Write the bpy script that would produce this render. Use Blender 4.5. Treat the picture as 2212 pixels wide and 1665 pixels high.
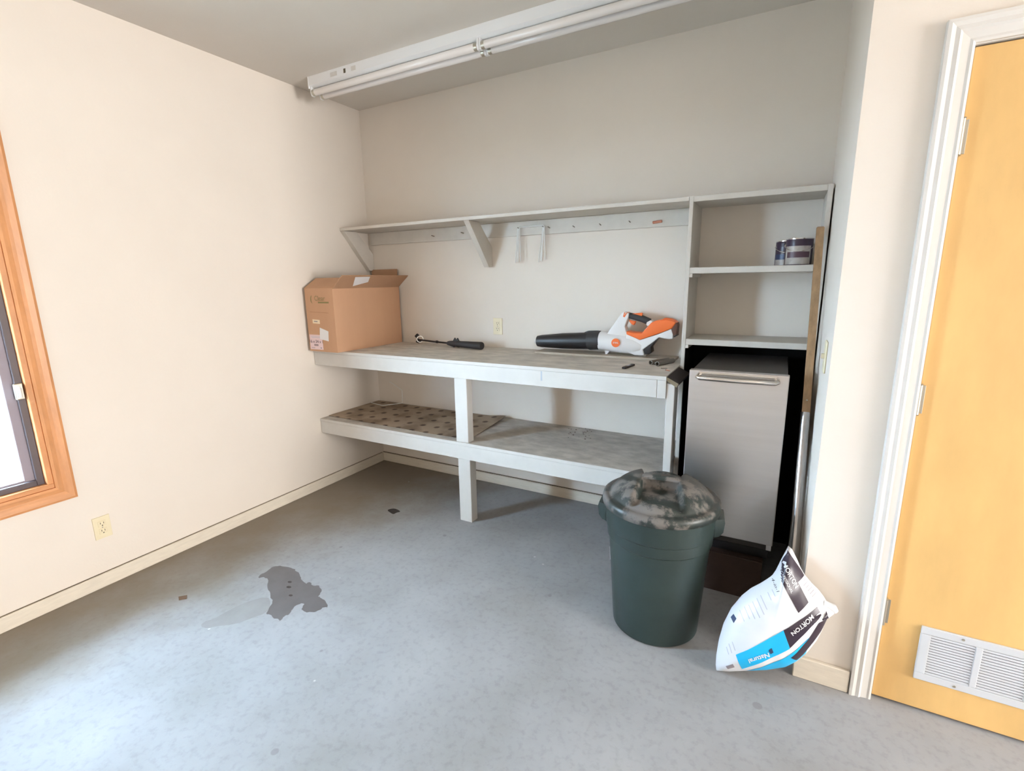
import bpy, bmesh, math, random
from mathutils import Vector, Matrix, noise as mnoise
random.seed(7)
for o in list(bpy.data.objects): bpy.data.objects.remove(o)
scn = bpy.context.scene
COL = scn.collection

# ------------------------------------------------------------------ camera
CAM = Vector((2.853, -2.917, 1.455)); FPX = 1063.76; CX, CY = 1106.0, 832.5
_y, _p, _r = (math.radians(a) for a in (-28.93, -12.0, -0.89))
FW = Vector((math.sin(_y)*math.cos(_p), math.cos(_y)*math.cos(_p), math.sin(_p)))
_r0 = Vector((math.cos(_y), -math.sin(_y), 0)); _u0 = _r0.cross(FW)
RT = _r0*math.cos(_r) + _u0*math.sin(_r); UP = -_r0*math.sin(_r) + _u0*math.cos(_r)
cd = bpy.data.cameras.new('camera'); cd.sensor_width = 36.0; cd.lens = FPX/2212*36.0
cd.clip_start = 0.02; cd.clip_end = 100
cam = bpy.data.objects.new('camera', cd); COL.objects.link(cam)
cam.matrix_world = Matrix(((RT.x, UP.x, -FW.x, CAM.x), (RT.y, UP.y, -FW.y, CAM.y), (RT.z, UP.z, -FW.z, CAM.z), (0, 0, 0, 1)))
scn.camera = cam
def ray(px, py): return RT*((px-CX)/FPX) - UP*((py-CY)/FPX) + FW
def at(px, py, ax, val):                     # the point of a pixel's ray on an axis-aligned plane
    d = ray(px, py); i = 'xyz'.index(ax); return CAM + d*((val-CAM[i])/d[i])
def atp(px, py, p0, n):
    d = ray(px, py); return CAM + d*((p0-CAM).dot(n)/d.dot(n))

# ------------------------------------------------------------------ light
vs = scn.view_settings
vs.view_transform = 'Standard'; vs.look = 'None'; vs.gamma = 1.0; vs.use_curve_mapping = False
vs.exposure = 0.90
W = bpy.data.worlds.new('overcast_sky'); scn.world = W; W.use_nodes = True
bg = W.node_tree.nodes['Background']; bg.inputs[0].default_value = (0.56, 0.78, 1.0, 1); bg.inputs[1].default_value = 46.0
def area(name, loc, rot, sx, sy, power, col):
    l = bpy.data.lights.new(name, 'AREA'); l.shape = 'RECTANGLE'; l.size = sx; l.size_y = sy; l.energy = power; l.color = col
    o = bpy.data.objects.new(name, l); COL.objects.link(o); o.location = loc; o.rotation_euler = rot; return o
# lamp standing for daylight in an assumed overhead-door opening, unseen at the right
area('assumed_door_daylight', (8.42, -2.47, 1.08), (0, math.radians(78), 0), 2.1, 1.9, 262, (1.0, 0.965, 0.93))

# ------------------------------------------------------------------ materials
def srgb(r, g, b):
    f = lambda c: c/12.92 if c <= .04045 else ((c+.055)/1.055)**2.4
    return (f(r/255), f(g/255), f(b/255), 1)
def lin(r, g, b): return (r, g, b, 1)
MATS = {}
def mat(name, col, rough=.6, metal=0., var=0., vscale=8., vcol=None, bump=0., bscale=60., stretch=(1, 1, 1), coat=0., emit=None, spec=None, trans=0.):
    if name in MATS: return MATS[name]
    m = bpy.data.materials.new(name); m.use_nodes = True; nt = m.node_tree; b = nt.nodes['Principled BSDF']
    b.inputs['Roughness'].default_value = rough; b.inputs['Metallic'].default_value = metal
    b.inputs['Base Color'].default_value = col
    if spec is not None: b.inputs['Specular IOR Level'].default_value = spec
    if coat: b.inputs['Coat Weight'].default_value = coat
    if trans: b.inputs['Transmission Weight'].default_value = trans
    if emit: b.inputs['Emission Color'].default_value = emit[0]; b.inputs['Emission Strength'].default_value = emit[1]
    if var or bump:
        geo = nt.nodes.new('ShaderNodeNewGeometry'); mp = nt.nodes.new('ShaderNodeMapping'); mp.inputs['Scale'].default_value = stretch
        nt.links.new(geo.outputs['Position'], mp.inputs[0])
    if var:
        n = nt.nodes.new('ShaderNodeTexNoise'); n.inputs['Scale'].default_value = vscale; n.inputs['Detail'].default_value = 7; n.inputs['Roughness'].default_value = .6
        nt.links.new(mp.outputs[0], n.inputs['Vector'])
        r = nt.nodes.new('ShaderNodeValToRGB'); r.color_ramp.elements[0].position = .35; r.color_ramp.elements[1].position = .68
        dark = vcol or tuple(c*(1-var) for c in col[:3])+(1,)
        r.color_ramp.elements[0].color = dark; r.color_ramp.elements[1].color = col
        nt.links.new(n.outputs[0], r.inputs[0]); nt.links.new(r.outputs[0], b.inputs['Base Color'])
    if bump:
        n2 = nt.nodes.new('ShaderNodeTexNoise'); n2.inputs['Scale'].default_value = bscale; n2.inputs['Detail'].default_value = 4
        nt.links.new(mp.outputs[0], n2.inputs['Vector'])
        bp = nt.nodes.new('ShaderNodeBump'); bp.inputs['Strength'].default_value = bump; bp.inputs['Distance'].default_value = .004
        nt.links.new(n2.outputs[0], bp.inputs['Height']); nt.links.new(bp.outputs[0], b.inputs['Normal'])
    MATS[name] = m; return m

WALL = mat('wall_paint', lin(.80, .735, .66), .75, var=.03, vscale=2.5, bump=.10, bscale=90)
CEIL = mat('ceiling_paint', lin(.72, .675, .615), .85, var=.03, vscale=3, bump=.12, bscale=80)
BASE = mat('baseboard_paint', lin(.78, .715, .61), .55, var=.10, vscale=14, bump=.15, bscale=30, stretch=(1, 1, 6))
WHITE = mat('bench_paint', lin(.66, .645, .615), .55, var=.06, vscale=9, bump=.1, bscale=40)
SHELFP = mat('shelf_paint', lin(.69, .65, .59), .6, var=.08, vscale=10, bump=.12, bscale=50)
TRIMW = mat('trim_white', lin(.72, .705, .68), .4, var=.03, vscale=6)
BENCHTOP = mat('worn_benchtop', lin(.76, .71, .64), .75, var=.30, vscale=5, stretch=(1.6, 3, 3), bump=.2, bscale=60)
LOWTOP = mat('worn_lower_shelf', lin(.68, .63, .57), .75, var=.32, vscale=6, stretch=(1.6, 3, 3), bump=.2, bscale=60)
CARD = mat('cardboard', lin(.58, .335, .20), .8, var=.06, vscale=6, bump=.08, bscale=200, stretch=(1, 1, .2))
CARDIN = mat('cardboard_inside', lin(.46, .27, .16), .85, var=.08, vscale=6)
OAK = mat('window_oak', lin(.72, .33, .135), .4, var=.22, vscale=18, stretch=(4, 1, .35), bump=.06, bscale=60)
OAKH = mat('window_oak_horizontal', lin(.72, .33, .135), .4, var=.22, vscale=18, stretch=(4, .35, 4), bump=.06, bscale=60)
BIRCH = mat('door_birch', lin(.80, .50, .19), .32, var=.17, vscale=2.6, stretch=(2.2, 1, .7), coat=.2)
DARKFR = mat('window_bronze_frame', lin(.09, .075, .085), .45)
NICKEL = mat('hinge_metal', lin(.50, .48, .42), .35, metal=.9)
CHROME = mat('chrome', lin(.80, .80, .80), .16, metal=1.)
STEEL = mat('brushed_steel', lin(.74, .74, .75), .36, metal=.95, var=.06, vscale=5, stretch=(.4, 1, 6))
TUBESTEEL = mat('galvanised_tube', lin(.55, .55, .56), .28, metal=1., var=.2, vscale=8, stretch=(4, 4, .5))
BLACK = mat('black_plastic', lin(.012, .012, .014), .42)
MATTEBLK = mat('niche_black', lin(.010, .010, .010), .9, spec=.1)
CABTOP = mat('appliance_top', lin(.055, .05, .047), .42, var=.3, vscale=10)
GREEN = mat('can_green', lin(.027, .046, .044), .38, var=.25, vscale=5, bump=.05, bscale=40)
BROWN = mat('platform_board', lin(.055, .028, .020), .75, var=.3, vscale=6)
IVORY = mat('ivory_plastic', lin(.80, .71, .50), .4)
SLOT = mat('slot_dark', lin(.10, .08, .05), .7)
LIGHTW = mat('fixture_enamel', lin(.84, .86, .88), .35)
TUBEW = mat('tube_glass', lin(.86, .84, .83), .18)
BLOWW = mat('blower_white', lin(.80, .80, .80), .25)
BLOWO = mat('blower_orange', lin(.85, .17, .035), .35)
DGREY = mat('dark_grey_plastic', lin(.03, .03, .032), .6)
WOODR = mat('raw_wood_strip', lin(.42, .26, .135), .7, var=.3, vscale=14, stretch=(4, 4, .5))
PLANK = mat('thin_plank', lin(.52, .45, .36), .7, var=.2, vscale=12, stretch=(.5, 4, 4))
PAPER = mat('white_paper', lin(.80, .80, .82), .8)
PINK = mat('pink_label', lin(.82, .64, .66), .8)
CREAM = mat('cream_label', lin(.83, .70, .52), .8)
INK = mat('dark_ink', lin(.07, .055, .07), .8)
GREYINK = mat('grey_ink', lin(.30, .27, .30), .8)
OLIVE = mat('olive_print', lin(.28, .23, .10), .8)
CRAYON = mat('fold_line', lin(.40, .21, .11), .85)
WIRE = mat('white_wire', lin(.84, .85, .83), .35)
NAIL = mat('nail_steel', lin(.28, .25, .22), .5, metal=.6)
REDP = mat('red_peg', lin(.50, .20, .12), .7)
BAGW = mat('bag_white', lin(.74, .76, .80), .32)
BAGD = mat('bag_dark', lin(.028, .018, .035), .35)
BAGB = mat('bag_blue', lin(.012, .46, .86), .35)
NAVY = mat('bag_navy', lin(.03, .05, .12), .4)
FAINT = mat('bag_fine_print', lin(.52, .53, .62), .5)
CANP = mat('can_purple', lin(.035, .022, .045), .35)
CANL = mat('can_label', lin(.50, .46, .42), .45, var=.25, vscale=40)
CANM = mat('can_maroon', lin(.085, .045, .065), .45)
CHARC = mat('charcoal_board', lin(.045, .045, .05), .85)
OLIVED = mat('worn_edge', lin(.20, .16, .10), .8)
PIPE = mat('dull_pipe', lin(.20, .18, .155), .55, metal=.5)
STAIN = None

def glass_mat():
    m = bpy.data.materials.new('window_glass'); m.use_nodes = True; nt = m.node_tree; b = nt.nodes['Principled BSDF']
    nt.nodes.remove(b); out = nt.nodes['Material Output']
    tr = nt.nodes.new('ShaderNodeBsdfTransparent'); gl = nt.nodes.new('ShaderNodeBsdfGlossy'); gl.inputs['Roughness'].default_value = .02
    fr = nt.nodes.new('ShaderNodeFresnel'); fr.inputs[0].default_value = 1.45; mx = nt.nodes.new('ShaderNodeMixShader')
    ge = nt.nodes.new('ShaderNodeNewGeometry'); mu = nt.nodes.new('ShaderNodeMath'); mu.operation = 'MULTIPLY_ADD'; mu.inputs[1].default_value = -1; mu.inputs[2].default_value = 1
    nt.links.new(ge.outputs['Backfacing'], mu.inputs[0]); m2 = nt.nodes.new('ShaderNodeMath'); m2.operation = 'MULTIPLY'; nt.links.new(mu.outputs[0], m2.inputs[0]); nt.links.new(fr.outputs[0], m2.inputs[1])
    nt.links.new(m2.outputs[0], mx.inputs[0]); nt.links.new(tr.outputs[0], mx.inputs[1]); nt.links.new(gl.outputs[0], mx.inputs[2]); nt.links.new(mx.outputs[0], out.inputs[0])
    return m
GLASS = glass_mat()

def concrete():
    m = bpy.data.materials.new('concrete_floor'); m.use_nodes = True; nt = m.node_tree; N = nt.nodes; L = nt.links; b = N['Principled BSDF']
    geo = N.new('ShaderNodeNewGeometry')
    def noise(scale, det=8, rough=.6):
        n = N.new('ShaderNodeTexNoise'); n.inputs['Scale'].default_value = scale; n.inputs['Detail'].default_value = det; n.inputs['Roughness'].default_value = rough
        L.new(geo.outputs['Position'], n.inputs['Vector']); return n.outputs[0]
    def ramp(inp, stops):
        r = N.new('ShaderNodeValToRGB'); e = r.color_ramp.elements
        while len(e) < len(stops): e.new(.5)
        for k, (p, c) in enumerate(stops): e[k].position = p; e[k].color = c
        L.new(inp, r.inputs[0]); return r.outputs[0]
    def mix(fac, a, c, mode='MIX'):
        x = N.new('ShaderNodeMix'); x.data_type = 'RGBA'; x.blend_type = mode
        if isinstance(fac, float): x.inputs[0].default_value = fac
        else: L.new(fac, x.inputs[0])
        for sock, v in ((x.inputs[6], a), (x.inputs[7], c)):
            if isinstance(v, tuple): sock.default_value = v
            else: L.new(v, sock)
        return x.outputs[2]
    base = ramp(noise(2.2), [(.3, lin(.30, .30, .30)), (.52, lin(.355, .36, .37)), (.72, lin(.40, .405, .415))])
    fine = ramp(noise(38, 5), [(.33, lin(.80, .80, .80)), (.5, lin(1, 1, 1)), (.75, lin(1.0, 1.0, 1.0))])
    c = mix(.6, base, fine, 'MULTIPLY')
    # tan dirt and painted-in sill shade along the left wall, thicker towards far corner
    sep = N.new('ShaderNodeSeparateXYZ'); L.new(geo.outputs['Position'], sep.inputs[0])
    def math_(op, a, bb, clamp=False):
        x = N.new('ShaderNodeMath'); x.operation = op; x.use_clamp = clamp
        for i, v in enumerate((a, bb)):
            if isinstance(v, (int, float)): x.inputs[i].default_value = v
            else: L.new(v, x.inputs[i])
        return x.outputs[0]
    n1 = noise(3.0)
    d = math_('ADD', sep.outputs[0], math_('MULTIPLY', math_('SUBTRACT', .5, n1), 1.1))
    far = math_('MULTIPLY', math_('ADD', sep.outputs[1], 1.35), .42)
    far = math_('MAXIMUM', far, 0.0)
    dd = math_('SUBTRACT', d, far)
    dirt_shade = ramp(dd, [(0.0, lin(1, 1, 1)), (.26, lin(.75, .75, .75)), (.70, lin(0, 0, 0))])
    dm = math_('MULTIPLY', dirt_shade, .85)
    c = mix(dm, c, lin(.25, .205, .15))
    # pits and pale specks
    sp = N.new('ShaderNodeTexVoronoi'); sp.inputs['Scale'].default_value = 9; L.new(geo.outputs['Position'], sp.inputs['Vector'])
    rnd = N.new('ShaderNodeSeparateColor'); L.new(sp.outputs['Color'], rnd.inputs[0])
    thr = math_('MULTIPLY', math_('POWER', rnd.outputs[0], 6.0), .17)
    pit = math_('MULTIPLY', math_('SUBTRACT', thr, sp.outputs['Distance']), 30.0, True)
    pit = math_('MULTIPLY', pit, math_('GREATER_THAN', rnd.outputs[1], .35))
    c = mix(math_('MULTIPLY', pit, .45), c, lin(.17, .16, .16))
    sp2 = N.new('ShaderNodeTexVoronoi'); sp2.inputs['Scale'].default_value = 14; L.new(geo.outputs['Position'], sp2.inputs['Vector'])
    rn2 = N.new('ShaderNodeSeparateColor'); L.new(sp2.outputs['Color'], rn2.inputs[0])
    wt = math_('MULTIPLY', math_('SUBTRACT', math_('MULTIPLY', math_('POWER', rn2.outputs[0], 12.0), .10), sp2.outputs['Distance']), 40.0, True)
    c = mix(math_('MULTIPLY', wt, .5), c, lin(.75, .74, .72))
    L.new(c, b.inputs['Base Color'])
    L.new(ramp(noise(6), [(.3, lin(.66, .66, .66)), (.7, lin(.82, .82, .82))]), b.inputs['Roughness'])
    bp = N.new('ShaderNodeBump'); bp.inputs['Strength'].default_value = .12; bp.inputs['Distance'].default_value = .004
    L.new(noise(45, 4), bp.inputs['Height']); L.new(bp.outputs[0], b.inputs['Normal'])
    return m
CONC = concrete()
WET = mat('damp_concrete', lin(.145, .138, .14), .38, var=.15, vscale=9)
WET2 = mat('faint_damp_concrete', lin(.315, .312, .308), .7, var=.15, vscale=9)
OILS = mat('oil_spot', lin(.06, .055, .05), .5, var=.3, vscale=30)

def lid_mat():
    m = bpy.data.materials.new('dirty_lid'); m.use_nodes = True; nt = m.node_tree; N = nt.nodes; L = nt.links; b = N['Principled BSDF']
    geo = N.new('ShaderNodeNewGeometry'); n = N.new('ShaderNodeTexNoise'); n.inputs['Scale'].default_value = 13; n.inputs['Detail'].default_value = 9; n.inputs['Roughness'].default_value = .68
    L.new(geo.outputs['Position'], n.inputs['Vector'])
    r = N.new('ShaderNodeValToRGB'); e = r.color_ramp.elements; e[0].position = .47; e[0].color = lin(.022, .031, .029); e[1].position = .56; e[1].color = lin(.155, .142, .13)
    L.new(n.outputs[0], r.inputs[0]); L.new(r.outputs[0], b.inputs['Base Color'])
    r2 = N.new('ShaderNodeValToRGB'); r2.color_ramp.elements[0].position = .47; r2.color_ramp.elements[0].color = lin(.4, .4, .4); r2.color_ramp.elements[1].position = .56; r2.color_ramp.elements[1].color = lin(.85, .85, .85)
    L.new(n.outputs[0], r2.inputs[0]); L.new(r2.outputs[0], b.inputs['Roughness'])
    return m
LID = lid_mat()

def sheet_mat():                              # beige sheet with a staggered grid of dark dimples
    m = bpy.data.materials.new('dimpled_sheet'); m.use_nodes = True; nt = m.node_tree; N = nt.nodes; L = nt.links; b = N['Principled BSDF']; b.inputs['Roughness'].default_value = .8
    geo = N.new('ShaderNodeNewGeometry'); sep = N.new('ShaderNodeSeparateXYZ'); L.new(geo.outputs['Position'], sep.inputs[0])
    def M(op, a, bb=0.):
        x = N.new('ShaderNodeMath'); x.operation = op
        for i, v in enumerate((a, bb)):
            if isinstance(v, (int, float)): x.inputs[i].default_value = v
            else: L.new(v, x.inputs[i])
        return x.outputs[0]
    u = M('DIVIDE', M('ADD', sep.outputs[0], -.095+.0575), .115); v = M('DIVIDE', M('ADD', sep.outputs[1], .42+.059), .118)
    fu = M('SUBTRACT', M('FRACT', M('ADD', u, 50.0)), .5); fv = M('SUBTRACT', M('FRACT', M('ADD', v, 50.0)), .5)
    dist = M('SQRT', M('ADD', M('MULTIPLY', fu, fu), M('MULTIPLY', fv, fv)))
    r = N.new('ShaderNodeValToRGB'); e = r.color_ramp.elements; e[0].position = .12; e[0].color = lin(.13, .09, .07); e[1].position = .22; e[1].color = lin(.44, .34, .245)
    L.new(dist, r.inputs[0])
    n = N.new('ShaderNodeTexNoise'); n.inputs['Scale'].default_value = 6; n.inputs['Detail'].default_value = 6; L.new(geo.outputs['Position'], n.inputs['Vector'])
    r2 = N.new('ShaderNodeValToRGB'); r2.color_ramp.elements[0].position = .36; r2.color_ramp.elements[0].color = lin(.55, .52, .5); r2.color_ramp.elements[1].position = .56; r2.color_ramp.elements[1].color = lin(1, 1, 1)
    L.new(n.outputs[0], r2.inputs[0])
    x = N.new('ShaderNodeMix'); x.data_type = 'RGBA'; x.blend_type = 'MULTIPLY'; x.inputs[0].default_value = 1; L.new(r.outputs[0], x.inputs[6]); L.new(r2.outputs[0], x.inputs[7])
    L.new(x.outputs[2], b.inputs['Base Color']); return m
SHEET = sheet_mat()

# ------------------------------------------------------------------ builders
WLOC = {}
def link(o, parent, wloc):
    COL.objects.link(o); WLOC[o.name] = Vector(wloc)
    if parent is not None:
        o.parent = parent; o.location = Vector(wloc) - WLOC[parent.name]
    else: o.location = wloc
    return o
def tag(o, label=None, cat=None, group=None, kind=None):
    if label: o['label'] = label
    if cat: o['category'] = cat
    if group: o['group'] = group
    if kind: o['kind'] = kind
    return o
def empty(name, loc, label=None, cat=None, group=None, kind=None):
    o = bpy.data.objects.new(name, None); o.empty_display_size = .1; link(o, None, loc); return tag(o, label, cat, group, kind)
def fin(name, bm, m, parent=None, smooth=False, recalc=True):
    if recalc: bmesh.ops.recalc_face_normals(bm, faces=bm.faces)
    xs = [v.co for v in bm.verts]
    lo = Vector((min(v.x for v in xs), min(v.y for v in xs), min(v.z for v in xs))); hi = Vector((max(v.x for v in xs), max(v.y for v in xs), max(v.z for v in xs)))
    c = (lo+hi)/2; c.z = lo.z
    for v in bm.verts: v.co -= c
    me = bpy.data.meshes.new(name); bm.to_mesh(me); bm.free()
    if smooth:
        for p in me.polygons: p.use_smooth = True
        if smooth != 'all':
            me.set_sharp_from_angle(angle=math.radians(38))
    if m: me.materials.append(m)
    return link(bpy.data.objects.new(name, me), parent, c)
def bevel_all(bm, w, seg=2):
    if w > 0: bmesh.ops.bevel(bm, geom=list(bm.edges), offset=w, segments=seg, profile=.6, affect='EDGES', clamp_overlap=True)
def box(name, lo, hi, m, parent=None, bev=.002, rot=None, seg=1):
    bm = bmesh.new(); lo = Vector(lo); hi = Vector(hi)
    bmesh.ops.create_cube(bm, size=1)
    for v in bm.verts: v.co = Vector((lo[i]+(v.co[i]+.5)*(hi[i]-lo[i]) for i in range(3)))
    bevel_all(bm, bev, seg)
    if rot: bmesh.ops.transform(bm, matrix=rot, verts=bm.verts)
    return fin(name, bm, m, parent)
def prism(name, pts, ext, m, parent=None, bev=.0, smooth=False, seg=2):
    bm = bmesh.new(); vs_ = [bm.verts.new(p) for p in pts]; f = bm.faces.new(vs_)
    r = bmesh.ops.extrude_face_region(bm, geom=[f]); 
    for g in r['geom']:
        if isinstance(g, bmesh.types.BMVert): g.co += Vector(ext)
    bmesh.ops.recalc_face_normals(bm, faces=bm.faces)
    bevel_all(bm, bev, seg)
    return fin(name, bm, m, parent, smooth)
def ring_frame(axis):
    a = Vector(axis).normalized(); t = Vector((0, 0, 1)) if abs(a.z) < .9 else Vector((1, 0, 0))
    u = a.cross(t).normalized(); return a, u, a.cross(u)
def lathe(name, prof, org, axis, m, parent=None, seg=32, smooth=True, scale=(1, 1), caps=(True, True)):
    a, u, w = ring_frame(axis); org = Vector(org); bm = bmesh.new(); rings = []
    for r, h in prof:
        if r < 1e-6: rings.append([bm.verts.new(org+a*h)])
        else: rings.append([bm.verts.new(org+a*h+u*(r*scale[0]*math.cos(2*math.pi*k/seg))+w*(r*scale[1]*math.sin(2*math.pi*k/seg))) for k in range(seg)])
    for A, B in zip(rings, rings[1:]):
        for k in range(seg):
            k2 = (k+1) % seg
            if len(A) == 1 and len(B) == 1: continue
            if len(A) == 1: bm.faces.new((A[0], B[k], B[k2]))
            elif len(B) == 1: bm.faces.new((A[k], A[k2], B[0]))
            else: bm.faces.new((A[k], A[k2], B[k2], B[k]))
    if caps[0] and len(rings[0]) > 1: bm.faces.new(rings[0])
    if caps[1] and len(rings[-1]) > 1: bm.faces.new(rings[-1])
    return fin(name, bm, m, parent, smooth)
def tube(name, pts, r, m, parent=None, seg=8, cap=True, smooth=True):
    pts = [Vector(p) for p in pts]; bm = bmesh.new(); rings = []; n = len(pts)
    rr = r if isinstance(r, (list, tuple)) else [r]*n
    t0 = (pts[1]-pts[0]).normalized(); _, u, w = ring_frame(t0)
    for i, p in enumerate(pts):
        t = ((pts[min(i+1, n-1)]-p).normalized() + (p-pts[max(i-1, 0)]).normalized()).normalized()
        u = (u - t*u.dot(t)).normalized(); w = t.cross(u)
        rings.append([bm.verts.new(p+u*(rr[i]*math.cos(2*math.pi*k/seg))+w*(rr[i]*math.sin(2*math.pi*k/seg))) for k in range(seg)])
    for A, B in zip(rings, rings[1:]):
        for k in range(seg): bm.faces.new((A[k], A[(k+1) % seg], B[(k+1) % seg], B[k]))
    if cap: bm.faces.new(rings[0]); bm.faces.new(rings[-1])
    return fin(name, bm, m, parent, smooth)
def text_bm(s, size, bold=0.0):
    cu = bpy.data.curves.new('t', 'FONT'); cu.body = s; cu.size = size; cu.align_x = 'CENTER'; cu.align_y = 'CENTER'; cu.offset = bold
    ob = bpy.data.objects.new('t', cu); COL.objects.link(ob)
    dg = bpy.context.evaluated_depsgraph_get(); me = bpy.data.meshes.new_from_object(ob.evaluated_get(dg))
    bm = bmesh.new(); bm.from_mesh(me)
    bpy.data.objects.remove(ob); bpy.data.curves.remove(cu); bpy.data.meshes.remove(me)
    return bm
def text(name, s, size, org, ux, uy, m, parent, bold=0.0):
    bm = text_bm(s, size, bold); org = Vector(org); ux = Vector(ux).normalized(); uy = Vector(uy).normalized()
    for v in bm.verts: v.co = org + ux*v.co.x + uy*v.co.y
    return fin(name, bm, m, parent, recalc=False)
def flatpoly(name, pts, m, parent, off=(0, 0, 0)):
    bm = bmesh.new(); f = bm.faces.new([bm.verts.new(Vector(p)+Vector(off)) for p in pts]); bmesh.ops.triangulate(bm, faces=[f]); return fin(name, bm, m, parent)

# ------------------------------------------------------------------ dimensions
H = 2.684; XR = 2.997; YW = -1.033; XE = 8.5; YE = -6.0
HB = 1.008; BD = -.600; HL = .512

# ------------------------------------------------------------------ room shell
fl = box('floor', (-.2, YE-.2, -.12), (XE+.2, .15, 0), CONC, bev=0); tag(fl, kind='structure')
def floor_patch(name, px, m, th=.0006):
    pts = [at(x, y, 'z', 0) for x, y in px]
    # smooth the outline once
    q = []
    for i, p in enumerate(pts):
        n = pts[(i+1) % len(pts)]; q += [p*.75+n*.25, p*.25+n*.75]
    if len(q) > 40:
        q2 = []
        for i, p in enumerate(q):
            n = q[(i+1) % len(q)]
            for t in (0, .5): q2.append(p.lerp(n, t) + Vector((mnoise.noise(Vector((i*1.7+t*3, 1.1, th*1e4))), mnoise.noise(Vector((4.2, i*1.7+t*3, th*1e4))), 0))*.011)
        q = q2
    return prism(name, q, (0, 0, th), m, fl)
S = lambda L: [(x*.4069, 1000+y*.4069) for x, y in L]
floor_patch('faint_stain', S([(1060, 865), (1090, 838), (1130, 830), (1200, 790), (1300, 740), (1420, 705), (1440, 745), (1415, 795), (1330, 825), (1250, 855), (1150, 865), (1100, 878)]), WET2, .0003)
floor_patch('damp_stain', S([(1368, 606), (1385, 592), (1420, 575), (1450, 548), (1500, 543), (1560, 560), (1588, 580), (1592, 608), (1620, 640), (1652, 633), (1660, 652), (1704, 655), (1708, 690), (1690, 712), (1722, 726), (1742, 768), (1715, 765), (1700, 780), (1655, 792), (1612, 787), (1600, 768), (1622, 745), (1590, 743), (1558, 768), (1540, 798), (1505, 815), (1496, 832), (1468, 822), (1408, 802), (1432, 770), (1447, 740), (1438, 690), (1416, 655), (1424, 615), (1400, 602), (1378, 614)]), WET, .0006)
floor_patch('oil_spot', [(836, 1102), (843, 1099), (852, 1098), (860, 1101), (866, 1105), (856, 1107), (850, 1111), (843, 1107)], OILS, .0004)
for cx_, cy_, rr_ in ((626, 1257, 5), (624, 1268, 6), (628, 1286, 5)):
    floor_patch('oil_spot', [(cx_+rr_*math.cos(a*1.05), cy_+rr_*.45*math.sin(a*1.05)) for a in range(6)], OILS, .0009)

WY0, WY1, WZ0, WZ1 = -2.70, -2.085, .565, 2.12      # window rough opening (inside of casing)
bmw = bmesh.new()
def addbox(bm, lo, hi):
    r = bmesh.ops.create_cube(bm, size=1)
    for v in r['verts']: v.co = Vector((lo[i]+(v.co[i]+.5)*(hi[i]-lo[i]) for i in range(3)))
T = .10
for lo, hi in (((-T, WY1, 0), (0, .12, H)), ((-T, YE, 0), (0, WY0, H)), ((-T, WY0, 0), (0, WY1, WZ0)), ((-T, WY0, WZ1), (0, WY1, H))): addbox(bmw, lo, hi)
tag(fin('wall_left', bmw, WALL), kind='structure')
tag(box('wall_back', (0, 0, 0), (XR+.12, .12, H), WALL, bev=0), kind='structure')
tag(box('wall_alcove', (XR, YW+.11, 0), (XR+.12, 0, H), WALL, bev=0), kind='structure')
DX0, DX1, DZ = 3.237, 3.237+.78, 2.046               # door leaf
bmw = bmesh.new()
for lo, hi in (((XR, YW, 0), (DX0-.018, YW+.11, H)), ((DX1+.018, YW, 0), (XE, YW+.11, H)), ((DX0-.018, YW, DZ+.016), (DX1+.018, YW+.11, H))): addbox(bmw, lo, hi)
tag(fin('wall_door', bmw, WALL), kind='structure')
tag(box('ceiling', (-.14, YE-.14, H), (XE+.14, .12, H+.1), CEIL, bev=0), kind='structure')
tag(box('wall_rear', (-.14, YE-.12, 0), (XE+.14, YE, H), WALL, bev=0), kind='structure')
bmw = bmesh.new()
OY0, OY1, OZ = -3.45, -1.50, 2.13
for lo, hi in (((XE, OY1, 0), (XE+.12, YW+.11, H)), ((XE, YE, 0), (XE+.12, OY0, H)), ((XE, OY0, OZ), (XE+.12, OY1, H))): addbox(bmw, lo, hi)
tag(fin('wall_right', bmw, WALL), kind='structure')
tag(box('assumed_door_panel', (XE+.07, OY0, 0), (XE+.11, OY1, OZ), TRIMW, bev=.003), kind='structure')  # panel closing the assumed overhead-door opening behind its lamp

tag(box('wall_closet', (XR+.12, -.30, 0), (XE+.12, -.18, H), WALL, bev=0), kind='structure')
tag(box('wall_closet_side', (XE, YW+.11, 0), (XE+.12, -.30, H), WALL, bev=0), kind='structure')
tag(box('ground', (-30, -25, -.35), (-T, 20, -.25), mat('outdoor_ground', lin(.24, .24, .21), .9, var=.3, vscale=.8), bev=0), kind='structure')
tag(box('sky_blocker', (-1.05, -12, 2.30), (-T-.002, 6, 2.40), TRIMW, bev=0), kind='structure')  # unseen overhang added to block the high sky above the window
# baseboards
def bboard(name, lo, hi, parent=None): return tag(box(name, lo, hi, BASE, bev=.003), kind='structure')
bboard('baseboard_left', (0, YE, 0), (.014, -.016, .070))
bboard('baseboard_back', (.0, -.017, 0), (2.385, 0, .070))
DUSTSHADE = mat('dust_shadow_line', lin(.20, .155, .105), .9, var=.4, vscale=20)  # dusty board top, with the gap's shadow line painted as a dark strip
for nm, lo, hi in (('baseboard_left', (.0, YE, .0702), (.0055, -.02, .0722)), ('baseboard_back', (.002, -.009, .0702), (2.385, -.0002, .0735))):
    box('dust_shadow_line', lo, hi, DUSTSHADE, bpy.data.objects[nm], 0)
bboard('baseboard_right', (XR-.004, YW-.016, 0), (DX0-.072, YW, .086))

# ------------------------------------------------------------------ window
win = empty('window_1', (0, (WY0+WY1)/2, WZ0), kind='structure')
cw = .072
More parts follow.
